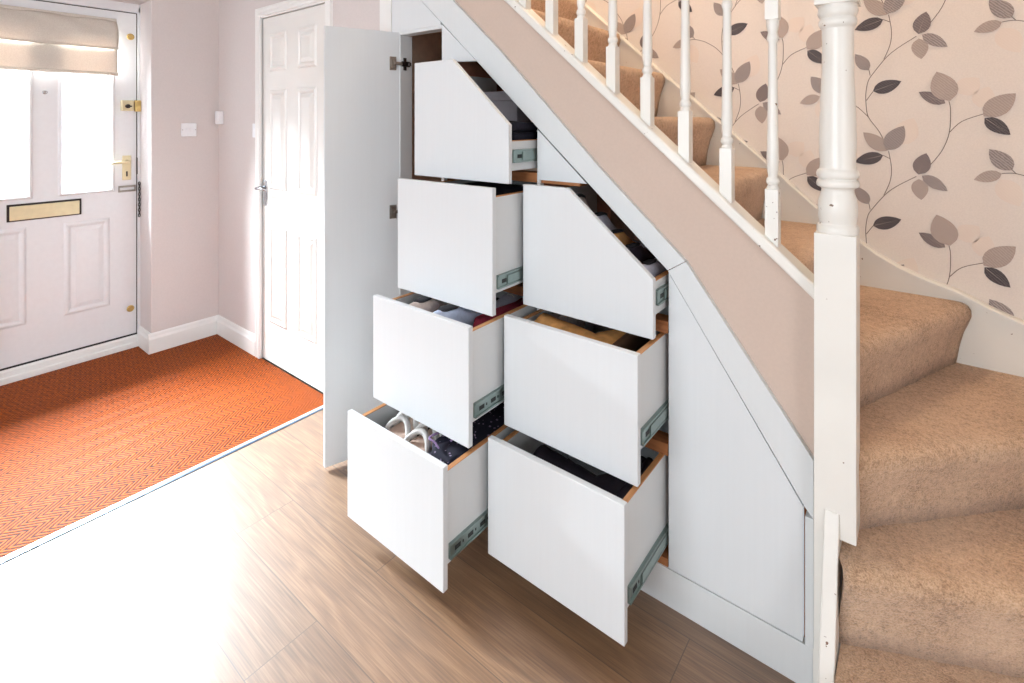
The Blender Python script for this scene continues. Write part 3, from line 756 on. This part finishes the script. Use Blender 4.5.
# tall door, swung open a little past square
dr = Vector((-0.318, -0.948, 0)); nr = Vector((-0.948, 0.318, 0)); hx, hy = -1.703, Y0
bm = B(); W_, Z0, Z1, TH = 0.302, 0.0150, 1.718, 0.018
def dp(u, v, z): p = Vector((hx, hy, z)) + dr*u + nr*v; return p
vs = [bm.verts.new(dp(u, v, z)) for z in (Z0, Z1) for u, v in ((0, 0), (W_, 0), (W_, TH), (0, TH))]
for f in ((0,1,2,3),(4,7,6,5),(0,4,5,1),(1,5,6,2),(2,6,7,3),(3,7,4,0)): bm.faces.new([vs[i] for i in f])
door = obj('tall_door', bm, M['panel'], cab, bevel=0.0012); door['label'] = 'tall white cupboard door standing open'
def hinge(z):
    bm = B()
    def bx(u0, u1, v0, v1, z0, z1):
        vs = [bm.verts.new(dp(u, v, zz)) for zz in (z0, z1) for u, v in ((u0, v0), (u1, v0), (u1, v1), (u0, v1))]
        for f in ((0,1,2,3),(4,7,6,5),(0,4,5,1),(1,5,6,2),(2,6,7,3),(3,7,4,0)): bm.faces.new([vs[i] for i in f])
    bx(0.016, 0.044, -0.003, 0.001, z-0.028, z+0.028); bx(0.022, 0.040, -0.009, -0.001, z-0.017, z+0.017)
    bx(-0.006, 0.026, -0.014, -0.006, z-0.006, z+0.006)
    o = obj('hinge', bm, M['nickel'], door, bevel=0.001); o['label'] = 'nickel cup hinge'
    bm = B(); box(bm, -1.700, -1.690, Y0+0.006, Y0+0.045, z-0.011, z+0.011); box(bm, -1.701, -1.695, Y0+0.016, Y0+0.030, z-0.026, z+0.026); lathe(bm, [(z-0.007, 0.007), (z+0.007, 0.007)], -1.688, Y0+0.040, 12)
    obj('hinge_plate', bm, M['dark_metal'], cab, bevel=0.001)
for z in (1.588, 0.975, 0.22): hinge(z)

# drawers -------------------------------------------------------------
def drawer(x0, x1, y, z0, z1, cham=None, side_top=None, side_bot=0.065, lab='', run_z=None, depth=0.50, xin=0.0):
    """front spans x0..x1; cham=(x_start, z_right) cuts the top right corner; box behind"""
    bx0, bx1 = x0+0.012, x1-0.004+xin
    zr = z1 - 0.03 if side_top is None else side_top
    zl = z1 - 0.03
    sb = z0 + side_bot; t = 0.013; yb = y + 0.018; ye = yb + depth
    bm = B()
    for a, b, zt_ in ((bx0, bx0+t, zl), (bx1-t, bx1, zr)): box(bm, a, b, yb+0.0005, ye, sb, zt_, 0)
    box(bm, bx0+t, bx1-t, ye-t, ye, sb, zr, 0)
    box(bm, bx0+t, bx1-t, yb+0.0005, yb+t, sb, zr - 0.002, 0)
    box(bm, bx0+t, bx1-t, yb+t, ye-t, sb+0.008, sb+0.014, 0)
    d = obj('drawer', bm, M['panel2'], cab)
    d['label'] = lab
    fr = B()
    if cham: prism_y(fr, [(x0, z0), (x1, z0), (x1, cham[1]), (cham[0], z1), (x0, z1)], y, yb)
    else: box(fr, x0, x1, y, yb, z0, z1)
    obj('drawer_front', fr, M['panel'], d, bevel=0.0022, seg=3)
    # raw board edges on top of the sides
    for a, b, zt_ in ((bx0-0.0005, bx0+t+0.0005, zl), (bx1-t-0.0005, bx1+0.0005, zr)):
        eb = B(); box(eb, a, b, yb+0.001, ye, zt_-0.0005, zt_+0.0018)
        obj('board_edge', eb, M['edge'], d)['label'] = 'raw wooden top edge'
    rz = sb + 0.012 if run_z is None else run_z
    # runner on the right hand side
    rn = B(); box(rn, bx1, bx1+0.006, yb+0.006, ye-0.02, rz, rz+0.042)
    box(rn, bx1+0.005, bx1+0.010, yb+0.006, ye-0.02, rz, rz+0.005); box(rn, bx1+0.005, bx1+0.010, yb+0.006, ye-0.02, rz+0.037, rz+0.042)
    r = obj('runner', rn, M['zinc'], d); r['label'] = 'zinc telescopic runner'
    hb = B(); k = yb + 0.025
    while k < ye - 0.06: box(hb, bx1+0.0055, bx1+0.0068, k, k+0.022, rz+0.014, rz+0.026); box(hb, bx1+0.0055, bx1+0.0066, k+0.030, k+0.035, rz+0.017, rz+0.024); k += 0.052
    obj('runner_slot', hb, M['hole'], d)
    mb = B(); box(mb, bx1+0.0065, bx1+0.0105, max(yb+0.05, Y0-0.16), Y0+0.2, rz+0.008, rz+0.034)
    obj('runner_rail', mb, M['zinc'], d)
    ll = B(); box(ll, bx0-0.006, bx0, yb+0.006, ye-0.02, rz, rz+0.042); obj('runner', ll, M['zinc'], d)
    return d
LX0, LX1, RX0, RX1 = -1.455, -1.013, -0.999, -0.562
drawer(LX0, LX1, 1.262, 1.152, 1.562, (-1.262, 1.338), side_top=1.286, side_bot=0.040, run_z=1.217, lab='top left drawer with sloping corner', depth=0.42)
drawer(LX0, LX1, 1.184, 0.760, 1.147, lab='second drawer down in the left column', side_top=1.118)
drawer(LX0, LX1, 1.080, 0.414, 0.760, lab='third drawer down in the left column', side_top=0.742)
drawer(LX0, LX1, 0.980, 0.072, 0.412, lab='bottom drawer of the left column', side_top=0.392)
drawer(RX0, RX1, 1.318, 0.764, 1.148, (-0.832, 0.925), side_top=0.915, side_bot=0.060, run_z=0.850, lab='top right drawer with big sloping corner', depth=0.42)
drawer(RX0, RX1, 1.222, 0.423, 0.757, side_top=0.750, side_bot=0.082, lab='middle drawer of the right column')
drawer(RX0, RX1, 1.147, 0.079, 0.420, side_top=0.412, side_bot=0.075, lab='bottom drawer of the right column')

# ------------------------------------------------------------------ things in the drawers
def finish(t, loc, rz=0, rx=0, ry=0):
    t.location = loc; t.rotation_euler = (rx, ry, rz); return t
def loft(bm, secs, n=20, cap=True):
    """secs: (x, half_width, z_low, z_high, flat) cross-sections along x"""
    rings = []
    for x, hw, zl, zh, sq in secs:
        r = []; cz = (zl+zh)/2; hz = (zh-zl)/2
        for i in range(n):
            a = 2*math.pi*i/n; c, s_ = math.cos(a), math.sin(a)
            r.append(bm.verts.new((x, hw*math.copysign(abs(c)**sq, c), cz + hz*math.copysign(abs(s_)**sq, s_))))
        rings.append(r)
    for a, b in zip(rings, rings[1:]):
        for i in range(n): f = bm.faces.new([a[i], a[(i+1) % n], b[(i+1) % n], b[i]]); f.smooth = True
    bm.faces.new(rings[0][::-1]); bm.faces.new(rings[-1])
    return bm
def shoe(name, label, cat, upper, sole, loc, rz, L=0.25, ht=0.095, rx=0, laces=True, ry=0, lacem=None):
    t = empty(name, (0, 0, 0), label, cat)
    up = loft(B(), [(0.0, 0.020, 0.02, ht*0.85, 0.8), (0.01, 0.030, 0.014, ht*0.98, 0.8), (L*0.18, 0.034, 0.012, ht, 0.8), (L*0.34, 0.034, 0.012, ht*0.97, 0.8), (L*0.48, 0.037, 0.012, ht*0.80, 0.85), (L*0.62, 0.043, 0.012, ht*0.64, 0.85), (L*0.78, 0.046, 0.012, ht*0.53, 0.85), (L*0.92, 0.038, 0.012, ht*0.44, 0.9), (L*0.985, 0.022, 0.015, ht*0.34, 0.9)])
    obj('upper', up, upper, t)
    so = loft(B(), [(-0.003, 0.022, 0, 0.026, 0.45), (0.01, 0.034, 0, 0.026, 0.45), (L*0.25, 0.037, 0, 0.024, 0.45), (L*0.45, 0.037, 0, 0.022, 0.45), (L*0.68, 0.047, 0, 0.022, 0.45), (L*0.88, 0.045, 0, 0.022, 0.45), (L*0.97, 0.032, 0, 0.024, 0.5), (L*1.0, 0.015, 0.003, 0.022, 0.5)])
    obj('sole', so, sole, t)
    op = loft(B(), [(0.022, 0.012, ht-0.006, ht+0.002, 0.9), (0.035, 0.022, ht-0.006, ht+0.0035, 0.9), (L*0.30, 0.021, ht-0.008, ht+0.002, 0.9), (L*0.40, 0.008, ht*0.90, ht*0.97, 0.9)])
    obj('opening', op, M['blackfab'], t)
    if laces:
        lb = B()
        for k in range(4):
            x = L*(0.42+0.065*k); z = ht*(0.915-0.085*k)
            tube(lb, [(x, -0.022, z-0.012), (x+0.003, -0.010, z), (x+0.006, 0.010, z+0.001), (x+0.008, 0.022, z-0.011)], 0.0022, 6)
        obj('laces', lb, lacem or M['white_sole'], t)
    return finish(t, loc, rz, rx, ry)
def boot(name, label, upper, sole, loc, rz, L=0.26, shaft=0.22, rx=0, ry=0):
    """ankle-to-calf boot; stands on its sole before it is laid over"""
    t = empty(name, (0, 0, 0), label, 'boot')
    bm = loft(B(), [(0.0, 0.026, 0.02, 0.11, 0.8), (0.02, 0.036, 0.014, 0.125, 0.8), (L*0.35, 0.036, 0.012, 0.115, 0.8), (L*0.5, 0.038, 0.012, 0.085, 0.85), (L*0.7, 0.045, 0.012, 0.062, 0.85), (L*0.88, 0.040, 0.012, 0.050, 0.9), (L*0.98, 0.02, 0.016, 0.038, 0.9)])
    rings = []; n = 20
    for z, cx, rx_, ry_ in ((0.07, 0.052, 0.050, 0.034), (0.11, 0.052, 0.048, 0.036), (0.11+shaft*0.4, 0.052, 0.052, 0.042), (0.11+shaft*0.8, 0.052, 0.058, 0.050), (0.11+shaft, 0.052, 0.060, 0.052), (0.11+shaft, 0.052, 0.052, 0.044), (0.11+shaft*0.75, 0.052, 0.048, 0.040)):
        rings.append([bm.verts.new((cx + rx_*math.cos(2*math.pi*i/n) + 0.003*math.sin(i*2.1+z*60), ry_*math.sin(2*math.pi*i/n) + 0.003*math.sin(z*70+i), z)) for i in range(n)])
    for a, b in zip(rings, rings[1:]):
        for i in range(n): f = bm.faces.new([a[i], a[(i+1) % n], b[(i+1) % n], b[i]]); f.smooth = True
    bm.faces.new(rings[-1])
    obj('upper', bm, upper, t)
    so = loft(B(), [(-0.003, 0.024, 0, 0.026, 0.45), (0.01, 0.036, 0, 0.026, 0.45), (L*0.28, 0.038, 0, 0.026, 0.45), (L*0.68, 0.046, 0, 0.02, 0.45), (L*0.9, 0.042, 0, 0.02, 0.45), (L*1.0, 0.018, 0.003, 0.02, 0.5)])
    obj('sole', so, sole, t)
    return finish(t, loc, rz, rx, ry)
def garment(name, label, cat, m, x0, x1, y0, y1, z0, z1, layers=3, seed=1, amp=0.006, pieces=True):
    """a soft folded stack with rounded, slightly uneven layers"""
    t = empty(name, ((x0+x1)/2, (y0+y1)/2, z0), label, cat)
    h = (z1-z0)/layers; rnd = random.Random(seed)
    for k in range(layers):
        dx = rnd.uniform(-amp, amp); dy = rnd.uniform(-amp, amp)
        cx, cy = (x0+x1)/2+dx, (y0+y1)/2+dy; hx_, hy_ = (x1-x0)/2-amp, (y1-y0)/2-amp
        bm = B(); n = 36; rings = []
        for q in range(7):
            ph = -math.pi/2 + math.pi*q/6; rr = 1 - 0.10*(1-math.cos(ph)**0.6 if math.cos(ph) > 0 else 1); zz = z0 + h*(k+0.5) + h*0.5*math.sin(ph)
            ring = []
            for i in range(n):
                a = 2*math.pi*i/n; c, s_ = math.cos(a), math.sin(a)
                wv = 0.004*math.sin(5*a+seed+k) + 0.003*math.sin(11*a+2*k+seed)
                ring.append(bm.verts.new((cx + (hx_*rr + wv)*math.copysign(abs(c)**0.35, c), cy + (hy_*rr + wv)*math.copysign(abs(s_)**0.35, s_), zz + (0.004*math.sin(3*a+k*2+seed) if 0 < q < 6 else 0))))
            rings.append(ring)
        for a, b in zip(rings, rings[1:]):
            for i in range(n): f = bm.faces.new([a[i], a[(i+1) % n], b[(i+1) % n], b[i]]); f.smooth = True
        bm.faces.new(rings[0][::-1])
        # rumpled top
        top = rings[-1]; c0 = bm.verts.new((cx, cy, z0+h*(k+1)+0.004)); mid = []
        for i in range(n):
            v = top[i].co; a = 2*math.pi*i/n
            mid.append(bm.verts.new((cx+(v.x-cx)*0.55, cy+(v.y-cy)*0.55, v.z+0.006*math.sin(4*a+seed*1.7+k))))
        for i in range(n):
            f = bm.faces.new([top[i], top[(i+1) % n], mid[(i+1) % n], mid[i]]); f.smooth = True
            f = bm.faces.new([mid[i], mid[(i+1) % n], c0]); f.smooth = True
        obj('folded_layer', bm, m, t)
    return t

# --- left column, top drawer: grey box, dark clothes, white roll
gb = empty('storage_box', (-1.27, 1.56, 1.21), 'plain grey lidded box standing in the top left drawer behind dark clothes', 'box')
obj('box_body', boxb(-1.40, -1.165, 1.50, 1.66, 1.216, 1.430), M['grey_box'], gb, bevel=0.004)
obj('box_lid', boxb(-1.404, -1.161, 1.496, 1.664, 1.425, 1.462), M['grey_box'], gb, bevel=0.004)
garment('folded_jumper', 'dark navy folded jumper at the front of the top left drawer', 'clothes', M['navy'], -1.42, -1.035, 1.305, 1.480, 1.216, 1.345, 4, 2)
tr_ = empty('fabric_roll', (-1.10, 1.56, 1.22), 'pale rolled cloth beside the grey box in the top left drawer', 'cloth')
obj('rolled_cloth', lathe(B(), [(1.218, 0.030), (1.25, 0.036), (1.36, 0.036), (1.385, 0.030), (1.392, 0.012), (1.375, 0.010)], -1.10, 1.56), M['beige_shoe'], tr_)
# --- second left drawer
garment('folded_trousers', 'black and plum folded trousers filling the second left drawer', 'clothes', M['navy'], -1.425, -1.04, 1.23, 1.60, 0.846, 1.105, 5, 4)
# --- third left drawer
garment('dark_filler_stack', 'added dark filler stack under the shoes in the third left drawer', 'clothes', M['blackfab'], -1.425, -1.04, 1.13, 1.58, 0.494, 0.655, 3, 6)  # unseen filler, added to carry the shoes and darken the drawer
garment('folded_scarf', 'maroon folded scarf at the right side of the third left drawer', 'clothes', M['maroon'], -1.118, -1.035, 1.19, 1.50, 0.660, 0.722, 2, 8, amp=0.004)
shoe('canvas_shoe', 'beige grey suede shoe at the left of the third left drawer', 'shoe', M['beige_shoe'], M['white_sole'], (-1.295, 1.115, 0.662), R(100), L=0.25, lacem=M['blackfab'])
shoe('canvas_shoe', 'pale blue grey trainer in the middle of the third left drawer', 'shoe', M['blue_shoe'], M['white_sole'], (-1.185, 1.110, 0.662), R(86), L=0.25, lacem=M['blue_shoe'])
shoe('canvas_shoe', 'grey lace-up shoe pointing forward at the back of the third left drawer', 'shoe', M['grey_shoe'], M['white_sole'], (-1.18, 1.60, 0.662), R(-82), L=0.23)
# --- bottom left drawer
garment('folded_coat', 'dark navy patterned coat folded along the bottom left drawer', 'clothes', M['navy_print'], -1.42, -1.04, 1.04, 1.48, 0.154, 0.308, 3, 11)
def sandal(label, loc, rz):
    t = empty('sandal', (0, 0, 0), label, 'sandal')
    fb = loft(B(), [(0, 0.018, 0, 0.022, 0.6), (0.012, 0.030, 0, 0.024, 0.6), (0.07, 0.030, 0, 0.020, 0.6), (0.12, 0.030, 0, 0.018, 0.6), (0.17, 0.042, 0, 0.018, 0.6), (0.215, 0.038, 0, 0.018, 0.6), (0.24, 0.018, 0, 0.016, 0.6)])
    obj('footbed', fb, M['blush'], t)
    up = loft(B(), [(0.0, 0.018, 0.018, 0.068, 0.8), (0.02, 0.031, 0.018, 0.072, 0.8), (0.05, 0.034, 0.018, 0.055, 0.8), (0.08, 0.032, 0.016, 0.030, 0.8)]); obj('heel_cup', up, M['blush'], t)
    for x, hw, hz in ((0.105, 0.037, 0.060), (0.150, 0.045, 0.050), (0.190, 0.046, 0.042)):
        sb_ = B(); pts = [(x + 0.012*math.cos(a*2), hw*math.cos(a), 0.008 + hz*math.sin(a)) for a in [math.pi*k/14 for k in range(15)]]
        tube(sb_, pts, 0.0085, 8); [v.co.__setattr__('x', x + (v.co.x-x)*1.25) for v in sb_.verts]; obj('strap', sb_, M['white_sole'], t)
    return finish(t, loc, rz)
sandal('blush sandal with white straps nearest the left side of the bottom left drawer', (-1.360, 1.285, 0.322), R(-82))
sandal('blush sandal with white straps in the middle of the bottom left drawer', (-1.256, 1.275, 0.322), R(-82))
garment('folded_shirt', 'black shirt with tiny pale specks at the right of the bottom left drawer', 'clothes', M['navy_print'], -1.172, -1.04, 1.04, 1.46, 0.316, 0.376, 2, 14)
cb = empty('cord_loop', (-1.11, 1.10, 0.37), 'loop of lilac cord lying on dark clothes in the bottom left drawer', 'cord')
obj('cord', tube(B(), [(-1.135 + 0.030*math.cos(a), 1.10 + 0.045*math.sin(a) + 0.01*math.sin(3*a), 0.392 + 0.006*math.sin(2*a)) for a in [math.pi*2*k/22 for k in range(20)]], 0.0032, 6), M['purple'], cb)
# --- right column, top drawer: row of shoes
garment('dark_filler_layer', 'added dark filler layer under the shoes in the top right drawer', 'clothes', M['blackfab'], -0.965, -0.59, 1.36, 1.74, 0.846, 0.885, 1, 21)  # added unseen layer, lifts the shoes and keeps the depths dark
shoe('ankle_boot', 'taupe suede ankle boot, tallest and furthest left in the top right drawer', 'shoe', M['beige_shoe'], M['brown_sole'], (-0.865, 1.375, 0.888), R(90), L=0.25, ht=0.225, laces=False)
shoe('ankle_boot', 'grey ankle boot second from the left in the top right drawer', 'shoe', M['grey_shoe'], M['brown_sole'], (-0.785, 1.375, 0.888), R(90), L=0.25, ht=0.175, laces=False)
shoe('ankle_boot', 'tan ankle boot in the middle of the top right drawer', 'shoe', M['tan'], M['brown_sole'], (-0.725, 1.372, 0.888), R(90), L=0.24, ht=0.130, laces=False)
shoe('lace_up_shoe', 'black lace-up shoe between the tan boot and the grey trainer in the top right drawer', 'shoe', M['black'], M['brown_sole'], (-0.672, 1.370, 0.888), R(90), L=0.25, ht=0.095, lacem=M['grey_shoe'])
shoe('trainer', 'light grey trainer with a white sole at the right end of the top right drawer', 'shoe', M['grey_shoe'], M['white_sole'], (-0.618, 1.365, 0.866), R(90), L=0.25, ht=0.078)
# --- right column, middle drawer: tan boots
boot('suede_boot', 'tan suede boot lying on its side nearest the front of the middle right drawer', M['tan'], M['brown_sole'], (-0.655, 1.325, 0.668), R(90), L=0.26, shaft=0.17, ry=0, rx=R(0))
boot('suede_boot', 'tan suede boot lying on its side behind the first in the middle right drawer', M['tan'], M['brown_sole'], (-0.655, 1.45, 0.668), R(90), L=0.26, shaft=0.16)
garment('cream_towel', 'cream and brown folded cloth at the left end of the middle right drawer', 'cloth', M['beige_shoe'], -0.972, -0.925, 1.27, 1.60, 0.618, 0.715, 2, 25, amp=0.003)
# --- right column, bottom drawer: black boots
boot('leather_boot', 'black leather boot lying along the front of the bottom right drawer', M['black'], M['black'], (-0.62, 1.245, 0.325), R(90), L=0.26, shaft=0.17)
boot('leather_boot', 'black leather boot lying behind the front one in the bottom right drawer', M['black'], M['black'], (-0.62, 1.37, 0.325), R(90), L=0.26, shaft=0.17)

def lay_boot(o, x, y, z, flip):
    # sole to the right, shaft pointing left, resting on its side
    o.rotation_euler = (Matrix.Rotation(R(-90), 3, 'Y').to_4x4()).to_euler()
    m = Matrix(((0, 0, -1), (1, 0, 0), (0, -1, 0))) if not flip else Matrix(((0, 0, -1), (1, 0, 0), (0, -1, 0)))
    o.rotation_euler = m.to_euler(); o.location = (x, y, z)
for o in [x for x in S.objects if x.name.startswith('suede_boot')]:
    y = 1.272 if o.name == 'suede_boot' else 1.30
    lay_boot(o, -0.655, y, 0.692 if o.name == 'suede_boot' else 0.586, False)
for o in [x for x in S.objects if x.name.startswith('leather_boot')]:
    y = 1.185 if o.name == 'leather_boot' else 1.32
    lay_boot(o, -0.605, y, 0.336 if o.name == 'leather_boot' else 0.226, False)

# ------------------------------------------------------------------ window behind the camera
bm = B()
for a, b, c_, d_ in ((-2.1, 0.3, 0.7, 0.75), (-2.1, 0.3, 2.15, 2.2), (-2.1, -2.05, 0.75, 2.15), (0.25, 0.3, 0.75, 2.15), (-0.92, -0.88, 0.75, 2.15)):
    box(bm, a, b, YB-0.10, YB-0.04, c_, d_)
struct('window_1', bm, M['upvc'])

# repeats of one kind share a group
for pre, g in (('canvas_shoe', 'shoes in the third drawer of the left column'), ('sandal', 'sandals in the bottom left drawer'), ('ankle_boot', 'ankle boots in the top right drawer'),
               ('suede_boot', 'tan boots in the middle right drawer'), ('leather_boot', 'black boots in the bottom right drawer')):
    for o in list(S.objects):
        if o.name.split('.')[0] == pre: o['group'] = g
# slim shoes packed side by side in the top right drawer
for o in list(S.objects):
    if o.name.split('.')[0] in ('ankle_boot', 'lace_up_shoe', 'trainer'): o.scale = (1.0, 0.60, 1.0)
